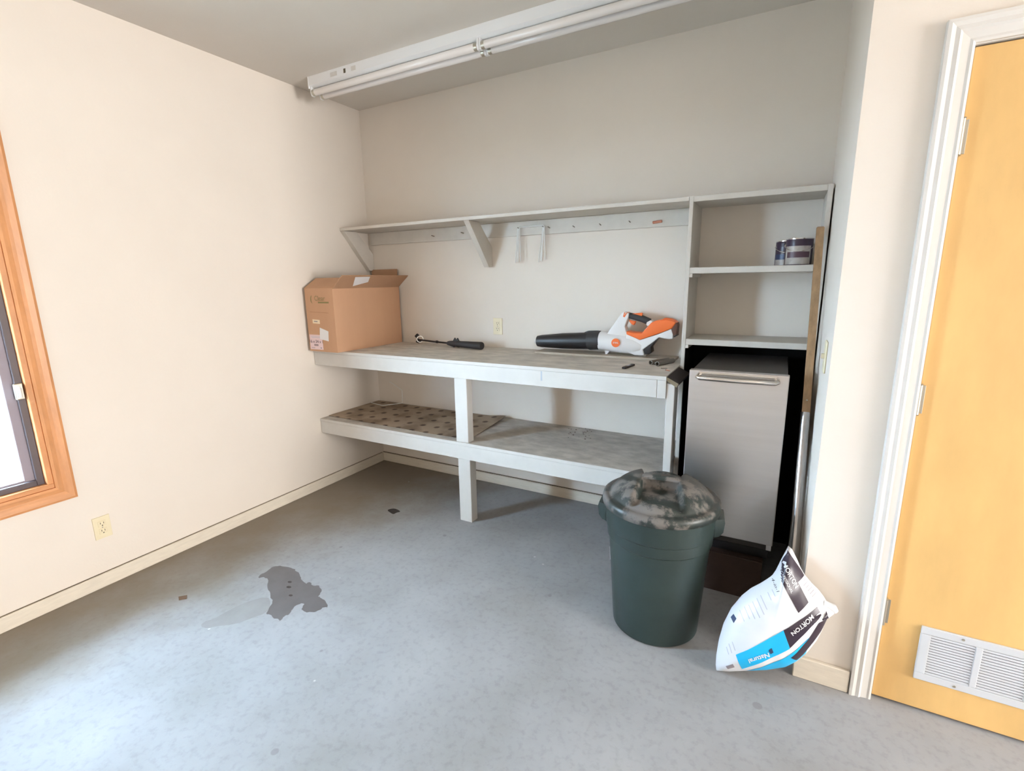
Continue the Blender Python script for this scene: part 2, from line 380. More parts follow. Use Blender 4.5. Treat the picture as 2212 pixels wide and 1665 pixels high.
# profile across the casing: (distance from opening edge, height off wall)
CP = [(0, 0), (0, .012), (.010, .016), (.028, .013), (.040, .017), (.060, .020), (.070, .016), (.072, 0)]
def mitre_piece(name, corner_a, corner_b, out, m, parent, nrm, prof=CP):
    """casing board between two opening corners, mitred; out = direction away from opening, nrm = off the wall"""
    a, b = Vector(corner_a), Vector(corner_b); d = (b-a).normalized(); out = Vector(out); nrm = Vector(nrm); bm = bmesh.new(); A = []; B = []
    for w_, h_ in prof:
        A.append(bm.verts.new(a - d*w_ + out*w_ + nrm*h_)); B.append(bm.verts.new(b + d*w_ + out*w_ + nrm*h_))
    for k in range(len(prof)):
        k2 = (k+1) % len(prof); bm.faces.new((A[k], A[k2], B[k2], B[k]))
    bm.faces.new(A); bm.faces.new(B[::-1]); return fin(name, bm, m, parent)
c00, c10, c11, c01 = (0, WY0, WZ0), (0, WY1, WZ0), (0, WY1, WZ1), (0, WY0, WZ1)
mitre_piece('casing', c00, c10, (0, 0, -1), OAKH, win, (1, 0, 0)); mitre_piece('casing', c10, c11, (0, 1, 0), OAK, win, (1, 0, 0))
mitre_piece('casing', c11, c01, (0, 0, 1), OAKH, win, (1, 0, 0)); mitre_piece('casing', c01, c00, (0, -1, 0), OAK, win, (1, 0, 0))
JD = -.022                                          # oak jamb depth, sash behind it
box('jamb', (JD-.028, WY0, WZ0-.0), (.006, WY1, WZ0+.022), OAKH, win); box('jamb', (JD-.028, WY0, WZ1-.022), (.006, WY1, WZ1), OAKH, win)
box('jamb', (JD-.028, WY1-.022, WZ0+.022), (.006, WY1, WZ1-.022), OAK, win); box('jamb', (JD-.028, WY0, WZ0+.022), (.006, WY0+.022, WZ1-.022), OAK, win)
iy0, iy1, iz0, iz1 = WY0+.022, WY1-.022, WZ0+.022, WZ1-.022
sw = .026; sw2 = .060
MAUVE = mat('sash_mauve', lin(.30, .26, .30), .5)
for nm, d0, d1, m_, wa, wb_ in (('window_stop', JD-.018, JD, DARKFR, 0, sw), ('sash', JD-.040, JD-.0185, MAUVE, .004, sw2)):
    box(nm, (d0, iy1-wb_, iz0+wa), (d1, iy1-wa, iz1-wa), m_, win); box(nm, (d0, iy0+wa, iz0+wa), (d1, iy0+wb_, iz1-wa), m_, win)
    hb_ = wb_ if nm == 'window_stop' else .034
    box(nm, (d0, iy0+wb_, iz0+wa), (d1, iy1-wb_, iz0+hb_), m_, win); box(nm, (d0, iy0+wb_, iz1-hb_), (d1, iy1-wb_, iz1-wa), m_, win)
box('pane', (JD-.034, iy0+sw2-.004, iz0+.030), (JD-.031, iy1-sw2+.004, iz1-.030), GLASS, win, bev=0)
lt = box('latch', (JD, iy1-.034, .985), (JD+.014, iy1-.004, 1.055), NICKEL, win, bev=.003)
tube('lever', [(JD+.01, iy1-.018, 1.04), (JD+.026, iy1-.02, 1.035), (JD+.03, iy1-.022, .995)], .006, TRIMW, lt)

# ------------------------------------------------------------------ door with casing, hinges and louvred vent
YF = YW+.006
door = empty('door_1', (DX0, YF, .012), kind='structure')
leaf = box('leaf', (DX0, YF, .012), (DX1, YF+.04, DZ), BIRCH, door, bev=.0015)
for z in (1.823, 1.080, .345):
    hg = tube('hinge', [(DX0-.004, YF-.008, z-.046), (DX0-.004, YF-.008, z+.046)], .0075, NICKEL, door, seg=12)
    box('hinge_leaf', (DX0+.0, YF-.0025, z-.044), (DX0+.012, YF+.0005, z+.044), NICKEL, hg, bev=.0005)
    for zz in (-.048, .048): lathe('hinge_cap', [(.0, -.003), (.006, -.002), (.0085, 0), (.006, .002), (0, .003)], (DX0-.004, YF-.008, z+zz), (0, 0, 1), NICKEL, hg, seg=12)
VX0, VX1, VZ0, VZ1 = 3.337, 3.742, .128, .326
vent = empty('vent_grille', ((VX0+VX1)/2, YF-.006, VZ0)); vent.parent = door; vent.location = Vector(((VX0+VX1)/2, YF-.006, VZ0)) - WLOC[door.name]
VENTM = mat('vent_white', lin(.60, .62, .65), .4)
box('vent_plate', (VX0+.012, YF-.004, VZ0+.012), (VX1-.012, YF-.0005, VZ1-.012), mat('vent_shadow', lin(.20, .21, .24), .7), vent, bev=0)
for lo, hi in (((VX0, VZ0), (VX1, VZ0+.026)), ((VX0, VZ1-.026), (VX1, VZ1)), ((VX0, VZ0+.026), (VX0+.028, VZ1-.026)), ((VX1-.028, VZ0+.026), (VX1, VZ1-.026))):
    box('vent_frame', (lo[0], YF-.009, lo[1]), (hi[0], YF-.0006, hi[1]), VENTM, vent, bev=.003, seg=2)
cells = [(VX0+.028, VX0+.138), (VX0+.156, VX0+.266), (VX0+.284, VX1-.028)]
for a, b in ((VX0+.138, VX0+.156), (VX0+.266, VX0+.284)): box('mullion', (a, YF-.009, VZ0+.026), (b, YF-.0006, VZ1-.026), VENTM, vent, bev=.002)
ns = 15; zs0, zs1 = VZ0+.026, VZ1-.026
for a, b in cells:
    me_s = None
    for k in range(ns):
        z = zs0 + (k+.5)*(zs1-zs0)/ns
        if me_s is None:
            o = prism('slat', [(a, YF-.0042, z+.0022), (a, YF-.0088, z-.0018), (a, YF-.0080, z-.0030), (a, YF-.0042, z+.0006)], (b-a, 0, 0), VENTM, vent); me_s = o; z_first = z
        else:
            c = me_s.copy(); COL.objects.link(c); c.location.z += z-z_first
for x, z in ((VX0+.105, VZ0+.012), (VX0+.30, VZ0+.012), (VX0+.105, VZ1-.012), (VX0+.30, VZ1-.012)):
    lathe('screw', [(.0045, 0), (.004, .0015), (0, .002)], (x, YF-.009, z), (0, -1, 0), NICKEL, vent, seg=10)
# door casing
DP = [(0, 0), (0, .010), (.006, .012), (.012, .010), (.030, .013), (.036, .018), (.046, .016), (.056, .020), (.064, .019), (.066, 0)]
tr = empty('trim_1', (DX0-.04, YW, 0), kind='structure')
a0, a1, b1, b0 = (DX0-.004, YW, 0), (DX0-.004, YW, DZ+.006), (DX1+.004, YW, DZ+.006), (DX1+.004, YW, 0)
def casing_leg(name, bot, top, out):
    bm = bmesh.new(); A = []; B = []; out = Vector(out); bot = Vector(bot); top = Vector(top)
    for w_, h_ in DP:
        A.append(bm.verts.new(bot + out*w_ + Vector((0, -h_, 0)))); B.append(bm.verts.new(top + out*w_ + Vector((0, -h_, w_))))
    for k in range(len(DP)): bm.faces.new((A[k], A[(k+1) % len(DP)], B[(k+1) % len(DP)], B[k]))
    bm.faces.new(A); bm.faces.new(B[::-1]); return fin(name, bm, TRIMW, tr)
casing_leg('casing', a0, a1, (-1, 0, 0)); casing_leg('casing', b0, b1, (1, 0, 0))
mitre_piece('casing', a1, b1, (0, 0, 1), TRIMW, tr, (0, -1, 0), DP)
for x0, x1 in ((DX0-.018, DX0-.004), (DX1+.004, DX1+.018)): box('jamb', (x0, YW-.001, 0), (x1, YW+.11, DZ+.004), TRIMW, tr, bev=.001)
box('jamb', (DX0-.018, YW-.001, DZ+.004), (DX1+.018, YW+.11, DZ+.016), TRIMW, tr, bev=.001)

# ------------------------------------------------------------------ outlets and switch
def outlet(org, ux, n, label):
    org = Vector(org); ux = Vector(ux); n = Vector(n); uz = Vector((0, 0, 1))
    t = empty('wall_outlet', org, label, 'outlet')
    def slab(name, cx_, cz_, w, h, d0, d1, m, par, bev=.001):
        p = org + ux*cx_ + uz*cz_; q = []
        for sx, sz in ((-1, -1), (1, -1), (1, 1), (-1, 1)): q.append(p + ux*(sx*w/2) + uz*(sz*h/2) + n*d0)
        return prism(name, q, n*(d1-d0), m, par, bev)
    pl = slab('plate', 0, 0, .070, .112, 0, .006, IVORY, t, .002)
    for s in (-1, 1):
        rc = slab('receptacle', 0, s*.019, .033, .028, .005, .0085, IVORY, t, .002)
        for sx in (-1, 1): slab('slot', sx*.0065, s*.019+.004, .0025, .009, .008, .0089, SLOT, rc, 0)
        slab('ground_hole', 0, s*.019-.008, .005, .005, .008, .0089, SLOT, rc, 0)
    lathe('screw', [(.003, 0), (.0025, .001), (0, .0013)], org+n*.006, n, NICKEL, t, seg=8)
    return t
outlet((1.139, 0, 1.152), (1, 0, 0), (0, -1, 0), 'ivory outlet on the back wall above the workbench')
outlet((0, -1.945, .302), (0, 1, 0), (1, 0, 0), 'ivory outlet low on the left wall beneath the window')
sw_ = empty('light_switch', (XR, -.83, 1.17), 'ivory light switch on the narrow side wall beside the leaning strip', 'switch')
box('plate', (XR-.006, -.865, 1.113), (XR, -.795, 1.227), IVORY, sw_, .002)
box('toggle', (XR-.016, -.834, 1.163), (XR-.005, -.826, 1.181), IVORY, sw_, .001)

# ------------------------------------------------------------------ ceiling light: two-lamp tandem strip
fx = empty('fluorescent_fixture', (1.41, -.545, 2.60), 'long white fluorescent strip light with bare tubes on the ceiling', 'light fixture')
FX0, FX1 = .19, .19+2.44; fy0, fy1 = -.602, -.488
prism('housing', [(FX0, fy0, H), (FX0, fy0, 2.634), (FX0, fy0+.022, 2.622), (FX0, fy1-.022, 2.622), (FX0, fy1, 2.634), (FX0, fy1, H)], (FX1-FX0, 0, 0), LIGHTW, fx, .0015)
box('end_cap', (FX0-.003, fy0-.001, 2.618), (FX0+.004, fy1+.001, H), LIGHTW, fx, .001); box('end_cap', (FX1-.004, fy0-.001, 2.618), (FX1+.003, fy1+.001, H), LIGHTW, fx, .001)
for ty in (-.580, -.512):
    for k in range(2):
        x0 = FX0+.016+k*1.216; x1 = x0+1.192
        tb = lathe('tube', [(.0165, 0), (.0190, .006), (.0190, 1.186), (.0165, 1.192)], (x0, ty, 2.598), (1, 0, 0), TUBEW, fx, seg=20)
        for xx in (x0, x1): lathe('tube_cap', [(.0192, -.009), (.0195, 0), (.0192, .009)], (xx+(.01 if xx == x0 else -.01), ty, 2.598), (1, 0, 0), NICKEL, tb, seg=20)
        for xx, s in ((x0, -1), (x1, 1)):
            prism('lamp_holder', [(xx, ty-.014, 2.630), (xx, ty-.016, 2.598), (xx, ty-.009, 2.578), (xx, ty+.009, 2.578), (xx, ty+.016, 2.598), (xx, ty+.014, 2.630)], (s*.011, 0, 0), LIGHTW, fx, .001)
for x, w, m in ((.41, .055, mat('fixture_label', lin(.66, .65, .63), .7)), (.50, .016, SLOT), (.57, .035, MATS['fixture_label'])):
    box('sticker', (x-w/2, fy0-.0006, 2.645), (x+w/2, fy0, 2.668), m, fx, 0)

# ------------------------------------------------------------------ workbench
wb = empty('workbench', (1.2, -.3, 0), 'white painted wooden workbench with lower shelf built along the back wall', 'workbench')
XBE = 2.394
box('top_board', (.002, BD, HB-.016), (XBE, -.002, HB), BENCHTOP, wb, .0015)
box('edge_strip', (.002, BD-.006, HB-.018), (XBE+.002, BD, HB+.0005), WHITE, wb, .001)
box('front_rail', (.002, BD-.003, HB-.105), (XBE-.040, BD+.035, HB-.0185), WHITE, wb, .002)
box('rail_end_block', (XBE-.039, BD-.003, HB-.107), (XBE+.002, BD+.035, HB-.0185), WHITE, wb, .002)
box('paint_smear', (1.748, BD-.0037, .935), (1.757, BD-.003, .986), mat('blue_grey_smear', lin(.45, .50, .56), .6), wb, 0)
box('lower_board', (.002, BD, HL-.016), (XBE, -.002, HL), LOWTOP, wb, .0015)
box('edge_strip', (.002, BD-.005, HL-.017), (XBE, BD, HL+.0005), WHITE, wb, .001)
box('front_rail', (.002, BD-.003, HL-.104), (XBE, BD+.035, HL-.0175), WHITE, wb, .002)
lx0, lx1 = 1.181, 1.268
box('leg', (lx0, BD+.004, HL+.0005), (lx1, BD+.062, HB-.105), WHITE, wb, .002)
box('leg', (lx0+.006, BD+.004, 0), (lx1+.006, BD+.068, HL-.104), WHITE, wb, .002)
box('leg', (XBE+.003, BD+.005, 0), (XBE+.040, BD+.088, HB-.034), WHITE, wb, .002)
for z in (HB-.0165, HL-.0165): box('back_cleat', (.002, -.04, z-.09), (XBE, -.002, z), WHITE, wb, .002)
for z in (HB-.0165, HL-.0165):
    for x in (.02, 1.3): box('joist', (x, BD+.036, z-.085), (x+.036, -.041, z), WHITE, wb, .002)
# sloping dark filler board along the right end
fa = Vector((XBE+.003, 0, HB-.002)); fb = Vector((XBE+.058, 0, HB-.030)); nn = Vector((-(fb.z-fa.z), 0, fb.x-fa.x)).normalized()*-.020
q = [Vector((p.x, BD-.002, p.z)) for p in (fa, fb, fb+nn, fa+nn)]
q[3].x = max(q[3].x, XBE+.003)
prism('side_flap', q, (0, .300, 0), CHARC, wb, .0008)
prism('flap_edge', [p+Vector((0, -.002, 0)) for p in q], (0, .0018, 0), OLIVED, wb, 0)

# ------------------------------------------------------------------ wall shelf with cleat, brackets and nails
HS = 1.843; YS = -.277
sh = empty('wall_shelf', (1.2, 0, 1.6), 'long painted wall shelf on two angled brackets with a nail board', 'shelf')
box('shelf_board', (.002, YS, HS-.020), (2.396, -.001, HS), SHELFP, sh, .0015)
cl = box('cleat', (.041, -.019, 1.735), (2.396, -.0005, HS-.021), SHELFP, sh, .0015)
def bracket(x0, x1):
    top = HS-.021
    prism('bracket', [(x0, YS+.004, top), (x0, -.152, top), (x0, -.0195, 1.690), (x0, -.001, 1.668), (x0, -.001, 1.550), (x0, -.044, 1.545)], (x1-x0, 0, 0), SHELFP, sh, .001)
bracket(.002, .040); bracket(1.068, 1.106)
for x, z in ((.645, 1.768), (.893, 1.775), (1.325, 1.778), (1.497, 1.776), (1.535, 1.770), (1.697, 1.765), (1.862, 1.766), (2.035, 1.770)):
    tube('nail', [(x, -.015, z), (x+.004, -.055, z+.004)], .0028, NAIL, cl, seg=8)
tag(tube('peg', [(2.165, -.021, 1.760), (2.215, -.030, 1.763)], .0075, REDP, cl, seg=10), 'short red-brown peg')

# ------------------------------------------------------------------ shelving unit over the appliance niche
un = empty('shelving_unit', (2.7, -.14, 0), 'painted open shelving unit built into the alcove above the ice maker', 'shelving unit')
UX0, UX1 = 2.398, 2.990
box('side_panel', (UX0, YS, 0), (UX0+.019, -.001, HS), SHELFP, un, .0015)
box('side_panel', (UX1-.020, YS, .04), (UX1, -.001, HS), SHELFP, un, .0015)
box('top_board', (UX0+.0195, YS, HS-.026), (UX1-.0205, -.001, HS), SHELFP, un, .0015)
for z in (1.506, 1.150): box('shelf', (UX0+.0195, YS, z-.030), (UX1-.0205, -.001, z), SHELFP, un, .002)
for z in (1.476, 1.120): box('shelf_cleat', (UX0+.0195, YS+.001, z-.018), (UX0+.034, -.001, z-.0005), SHELFP, un, .001)
tag(box('niche_black_sheet', (UX0+.0195, -.008, .0), (UX1-.0205, -.001, 1.100), MATTEBLK, un, 0), 'black sheet')
box('niche_black_sheet', (UX0+.0195, YS+.002, 0), (UX0+.022, -.0085, 1.100), MATTEBLK, un, 0)  # assumed thin black sheets over the niche's back and sides
box('niche_black_sheet', (UX1-.023, YS+.002, .05), (UX1-.0205, -.0085, 1.119), MATTEBLK, un, 0)

# ------------------------------------------------------------------ ice maker on its platform
pf = empty('appliance_platform', (2.69, -.34, 0), 'low dark brown wooden platform under the ice maker', 'platform')
box('front_board', (2.47, -.632, 0), (2.862, -.612, .196), BROWN, pf, .002)
box('side_board', (2.47, -.611, 0), (2.490, -.06, .178), BROWN, pf, .001); box('side_board', (2.842, -.611, 0), (2.862, -.06, .178), BROWN, pf, .001)
box('deck', (2.47, -.611, .1785), (2.862, -.06, .196), BROWN, pf, .001)
ic = empty('ice_maker', (2.70, -.35, .196), 'narrow stainless steel undercounter ice maker with a bar handle', 'ice maker')
IX0, IX1 = 2.503, 2.893; ZT = 1.058; ZD0 = .296
box('cabinet', (IX0+.006, -.610, .250), (IX1-.006, -.050, ZT-.004), CABTOP, ic, .003)
box('kick_panel', (IX0+.012, -.585, .1965), (IX1-.012, -.06, .2495), BLACK, ic, .002)
dr = box('door', (IX0, -.652, ZD0), (IX1, -.612, ZT), STEEL, ic, .005, seg=3)
box('door_gasket', (IX0+.008, -.6118, ZD0+.01), (IX1-.008, -.6102, ZT-.008), BLACK, ic, 0)
box('hinge_bracket', (IX1-.024, -.650, ZD0-.024), (IX1-.004, -.612, ZD0-.0005), STEEL, ic, .001)
hp = [(IX0+.042, -.653, ZT-.020), (IX0+.040, -.682, ZT-.024), (IX0+.050, -.692, ZT-.027), (IX0+.19, -.694, ZT-.028), (IX1-.052, -.692, ZT-.027), (IX1-.042, -.682, ZT-.024), (IX1-.044, -.653, ZT-.020)]
tube('handle', hp, .0105, CHROME, dr, seg=14)
box('handle_plate', (IX0+.04, -.6545, ZT-.024), (IX1-.042, -.652, ZT-.006), CHROME, dr, .001)

# ------------------------------------------------------------------ leaning wood strip on a steel tube
st = empty('leaning_pole', (2.972, -.93, 0), 'wooden strip joined to a steel tube leaning in the niche beside the ice maker', 'pole')
def lean(z): return -.93 + (z/1.68)*.632      # y of the pole's axis at height z
def sq_rod(name, x_of, z0, z1, wx, wy, m, par):
    bm = bmesh.new(); R = []
    for z in [z0+(z1-z0)*k/6 for k in range(7)]:
        R.append([bm.verts.new((x_of(z)+sx*wx/2, lean(z)+sy*wy/2, z)) for sx, sy in ((-1, -1), (1, -1), (1, 1), (-1, 1))])
    for A, B in zip(R, R[1:]):
        for k in range(4): bm.faces.new((A[k], A[(k+1) % 4], B[(k+1) % 4], B[k]))
    bm.faces.new(R[0]); bm.faces.new(R[-1]); bevel = [e for e in bm.edges if abs(e.verts[0].co.z-e.verts[1].co.z) < 1e-4 and (abs(e.verts[0].co.z-z1) < 1e-4)]
    bmesh.ops.bevel(bm, geom=bevel, offset=.004, segments=1, affect='EDGES'); return fin(name, bm, m, par)
xo = lambda z: 2.976 - (z/1.68)*.020
sq_rod('wood_strip', xo, .885, 1.665, .030, .020, WOODR, st)
tube('steel_tube', [(xo(z)-.001, lean(z), z) for z in (.009, .4, .90)], [.0205, .0195, .0175], TUBESTEEL, st, seg=20)
lathe('screw', [(.004, 0), (.003, .001), (0, .0015)], (xo(.95), lean(.95)-.0105, .95), (0, -1, 0), NICKEL, st, seg=8)

# ------------------------------------------------------------------ paint cans
def paint_can(x, y, r, h, label, cols, spin):
    t = empty('paint_can', (x, y, 1.506), label, 'paint can'); z0 = 1.506
    bd = lathe('body', [(r-.002, 0), (r, .003), (r, h-.004), (r-.001, h)], (x, y, z0), (0, 0, 1), cols[0], t, seg=36)
    lathe('rim', [(r-.001, h-.003), (r+.0012, h-.001), (r+.0012, h+.002), (r-.006, h+.002), (r-.006, h-.004)], (x, y, z0), (0, 0, 1), CHROME, t, seg=36, caps=(False, False))
    lathe('lid', [(0, h-.005), (r-.010, h-.005), (r-.007, h)], (x, y, z0), (0, 0, 1), CHROME, t, seg=36, caps=(False, False))
    def band(name, a0, a1, za, zb, m, e_):
        r_ = r+.0006+.0005*e_; bm = bmesh.new(); A = []; B = []; n = 14
        for k in range(n+1):
            a = math.radians(a0+(a1-a0)*k/n); A.append(bm.verts.new((x+r_*math.cos(a), y+r_*math.sin(a), z0+za))); B.append(bm.verts.new((x+r_*math.cos(a), y+r_*math.sin(a), z0+zb)))
        for k in range(n): bm.faces.new((A[k], A[k+1], B[k+1], B[k]))
        return fin(name, bm, m, bd, True)
    for nb, (a0, a1, za, zb, m) in enumerate(cols[1]): band('label', a0+spin, a1+spin, za, zb, m, nb)
    for s in (-1, 1): lathe('handle_ear', [(.007, 0), (.006, .003), (0, .004)], (x+s*r*math.cos(math.radians(spin)), y+s*r*math.sin(math.radians(spin)), z0+h*.78), (s*math.cos(math.radians(spin)), s*math.sin(math.radians(spin)), 0), CHROME, t, seg=10)
    pts = []
    for k in range(13):
        a = math.pi*k/12; lx = (r+.004)*math.cos(a); ly = -(r+.004)*math.sin(a)
        pts.append((x+lx*math.cos(math.radians(spin))-ly*math.sin(math.radians(spin)), y+lx*math.sin(math.radians(spin))+ly*math.cos(math.radians(spin)), z0+h*.78-.03*math.sin(a)))
    tube('bail', pts, .0016, CHROME, t, seg=6)
    return t
paint_can(2.885, -.175, .056, .118, 'paint can with pale label and dark maroon stripe on the middle shelf', (CANP, [(200, 325, .004, .086, CANL), (215, 318, .034, .060, CANM)]), 0)
paint_can(2.838, -.070, .053, .116, 'dark blue paint can half hidden behind the labelled one', (CANP, [(190, 260, .004, .030, CANL), (190, 250, .030, .055, NAVY)]), 10)

# ------------------------------------------------------------------ white U-shaped wires hanging on the nails
for k, (x0, x1, b0_, b1_, dz) in enumerate(((1.312, 1.490, 1.294, 1.458, .0), (1.320, 1.497, 1.309, 1.474, .004), (1.328, 1.503, 1.320, 1.484, .002), (1.337, 1.509, 1.341, 1.514, .006))):
    y = -.0235-.0065*k; zt = 1.7845+dz*.2
    pts = [(b0_, y, 1.568+dz), (x0, y, zt-.010), (x0+.003, y, zt-.003), (x0+.010, y, zt), (x1-.010, y, zt), (x1-.003, y, zt-.003), (x1, y, zt-.010), (b1_, y, 1.568+dz*2)]
    o = tube('wire_bracket', pts, .0029, WIRE, None, seg=8)
    tag(o, ['white U-shaped wire in the hanging bunch, hard against the nail board', 'white U-shaped wire in the hanging bunch, second from the nail board', 'white U-shaped wire in the hanging bunch, second from the front', 'white U-shaped wire in the hanging bunch, frontmost and splayed to the right'][k], 'wire', 'white wires hanging on the nail board')

# ------------------------------------------------------------------ cardboard box
BX1, BX0, BY0, BY1, BZ, BH = .294, .030, -.652, -.020, HB+.0005, .414
cb = empty('cardboard_box', ((BX0+BX1)/2, -.33, BZ), 'open brown cardboard box with shipping labels on the left end of the workbench', 'box')
th = .005
bm = bmesh.new()
for lo, hi in (((BX0, BY0, BZ), (BX1, BY1, BZ+th)), ((BX0, BY0, BZ+th), (BX1, BY0+th, BZ+BH)), ((BX0, BY1-th, BZ+th), (BX1, BY1, BZ+BH)), ((BX0, BY0+th, BZ+th), (BX0+th, BY1-th, BZ+BH)), ((BX1-th, BY0+th, BZ+th), (BX1, BY1-th, BZ+BH))): addbox(bm, lo, hi)
fin('carton', bm, CARD, cb)
ZT_ = BZ+BH
prism('flap', [(BX1, BY0+.003, ZT_), (BX1+.098, BY0+.003, ZT_+.080), (BX1+.098, BY1-.002, ZT_+.080), (BX1, BY1-.002, ZT_)], (-.003, 0, .004), CARDIN, cb)
prism('flap', [(BX0, BY0, ZT_), (BX1, BY0, ZT_), (BX1, BY0+.105, ZT_+.066), (BX0, BY0+.105, ZT_+.066)], (0, -.002, .0045), CARD, cb)
prism('flap', [(BX0, BY1, ZT_), (BX1-.01, BY1, ZT_), (BX1-.01, BY1+.006, ZT_+.132), (BX0, BY1+.006, ZT_+.132)], (0, -.004, 0), CARDIN, cb)
prism('flap', [(BX0, BY0+.003, ZT_), (BX0, BY1-.002, ZT_), (BX0-.008, BY1-.002, ZT_+.05), (BX0-.008, BY0+.14, ZT_+.05)], (.004, 0, 0), CARDIN, cb)
# papers and prints on the front face
fyb = BY0-.0006
def fp(name, pts, m, par, d=0.): return prism(name, [(BX0+x*(BX1-BX0), fyb-d, BZ+z*BH) for x, z in pts], (0, .0005, 0), m, par)
lab = fp('pink_label', [(.03, .03), (.50, .03), (.50, .27), (.03, .27)], PINK, cb); tag(lab, 'pink size label')
text('print', '16 x 24 x 1', .030, (BX0+.265*(BX1-BX0), fyb-.0007, BZ+.158*BH), (1, 0, 0), (0, 0, 1), INK, lab)
for z, w in ((.235, .36), (.222, .30)): fp('print', [(.265-w/2, z), (.265+w/2, z), (.265+w/2, z+.006), (.265-w/2, z+.006)], FAINT, lab, .0003)
for k in range(9): fp('bar_code', [(.18+.017*k, .088), (.188+.017*k, .088), (.188+.017*k, .118), (.18+.017*k, .118)], INK, lab, .0003)
fp('print', [(.07, .052), (.20, .052), (.20, .060), (.07, .060)], GREYINK, lab, .0003); fp('print', [(.40, .048), (.45, .048), (.45, .068), (.40, .068)], GREYINK, lab, .0003)
fp('paper_slip', [(.41, .205), (.72, .175), (.74, .335), (.44, .390)], PAPER, cb, .0007)
sm_ = fp('small_label', [(.20, .455), (.46, .448), (.46, .512), (.20, .520)], CREAM, cb, .0002)
fp('print', [(.25, .480), (.38, .477), (.38, .492), (.25, .495)], GREYINK, sm_, .0004)
# faded olive printing: crescent and two short blocks
cres = [(.265+.075*math.cos(a), .835+.085*math.sin(a)*.75) for a in [math.radians(90+180*k/10) for k in range(11)]] + [(.270+.045*math.cos(a), .835+.085*math.sin(a)*.75) for a in [math.radians(270-180*k/10) for k in range(11)]]
fp('faded_print', cres, OLIVE, cb, .0002)
text('faded_print', 'Clear', .046, (BX0+.53*(BX1-BX0), fyb-.0007, BZ+.850*BH), (1, 0, 0), (0, 0, 1), OLIVE, cb)
fp('faded_print', [(.46, .775), (.84, .775), (.84, .800), (.46, .800)], OLIVE, cb, .0002)
fp('crease', [(.12, .635), (.80, .622), (.80, .628), (.12, .641)], CRAYON, cb, .0001)
# slip on the raised flap
fo = Vector((BX1, BY0, ZT_)); fd = Vector((.098, 0, .080)); fn = Vector((.080, 0, -.098)).normalized()*.0008
prism('paper_slip', [fo+fd*.18+Vector((0, .16, 0))+fn, fo+fd*.90+Vector((0, .12, 0))+fn, fo+fd*.93+Vector((0, .25, 0))+fn, fo+fd*.50+Vector((0, .27, 0))+fn], fn*.8, PAPER, cb)

# ------------------------------------------------------------------ thin plank under the blower
pk = box('wood_plank', (1.50, -.172, HB+.0005), (2.345, -.030, HB+.014), PLANK, None, .0015); tag(pk, 'thin pale wooden plank lying under the leaf blower', 'plank')

# ------------------------------------------------------------------ leaf blower (profile read off the plane it stands in)
YB = -.105
bl = empty('leaf_blower', (1.95, YB, HB+.0145), 'orange and white cordless leaf blower with black nozzle on the workbench', 'leaf blower')
def B(cx_, cy_, y=YB): return at(1120+cx_*.17179, 640+cy_*.17179, 'y', y)
def blp(name, pts, half, m, par=bl, bev=.006, yo=0., seg=3):
    return prism(name, [B(*p)+Vector((0, -half+yo, 0)) for p in pts], (0, 2*half, 0), m, par, bev, smooth=True, seg=seg)
def axis_lathe(name, stations, m, par=bl, seg=28, caps=(True, True), sc=(1, 1)):
    """stations: (x, top, bottom) in profile coordinates"""
    c0 = B(stations[0][0], (stations[0][1]+stations[0][2])/2); c1 = B(stations[-1][0], (stations[-1][1]+stations[-1][2])/2); ax = (c1-c0).normalized(); pr_ = []
    for x, t_, b_ in stations:
        pr_.append(((B(x, t_)-B(x, b_)).length/2, (B(x, (t_+b_)/2)-c0).dot(ax)))
    return lathe(name, pr_, c0, ax, m, par, seg, True, sc, caps)
nz = axis_lathe('nozzle', [(246, 512, 612), (246, 494, 628), (300, 486, 640), (560, 462, 656), (900, 452, 664)], BLACK)
axis_lathe('nozzle_tip', [(205, 548, 585), (225, 530, 600), (250, 520, 610)], TRIMW, nz)
axis_lathe('nozzle_collar', [(885, 446, 668), (905, 436, 672), (1035, 432, 668)], DGREY)
blp('collar_latch', [(840, 448), (880, 432), (1000, 430), (1030, 440), (1030, 470), (840, 470)], .014, BLACK, bev=.002)
blp('latch_mark', [(925, 448), (955, 440), (960, 462), (930, 466)], .0152, BLOWO, bev=.0)
bd_ = axis_lathe('fan_housing', [(1012, 452, 648), (1030, 428, 662), (1120, 432, 664), (1300, 436, 676), (1450, 470, 690), (1560, 530, 700), (1600, 590, 690)], BLOWW, sc=(1.0, 1.0))
blp('front_strut', [(1120, 470), (1145, 440), (1318, 196), (1345, 190), (1402, 212), (1395, 262), (1352, 372), (1378, 452), (1380, 500), (1200, 520)], .026, BLOWW)
blp('lower_shell', [(1380, 452), (1545, 540), (1760, 474), (1938, 402), (1960, 470), (1955, 528), (1900, 534), (1782, 508), (1720, 560), (1582, 660), (1602, 732), (1560, 736), (1475, 728), (1400, 700), (1330, 660)], .036, BLOWW)
blp('orange_shell', [(1378, 430), (1470, 446), (1572, 452), (1690, 322), (1740, 300), (1880, 280), (1960, 300), (2000, 322), (1945, 398), (1765, 468), (1546, 540), (1380, 470)], .040, BLOWO)
blp('shell_ridge', [(1790, 300), (1850, 268), (1930, 276), (1985, 300), (1985, 318), (1800, 322)], .024, BLOWO, bev=.003)
blp('grip_mount', [(1625, 322), (1672, 296), (1700, 318), (1640, 372), (1618, 352)], .026, BLOWW, bev=.003)
tube('grip', [B(1392, 240), B(1450, 252), B(1560, 282), B(1650, 322)], [.017, .0185, .0195, .020], DGREY, bl, seg=16)
blp('trigger', [(1398, 292), (1478, 312), (1468, 340), (1455, 362), (1430, 352), (1395, 312)], .009, BLOWO, bev=.003)
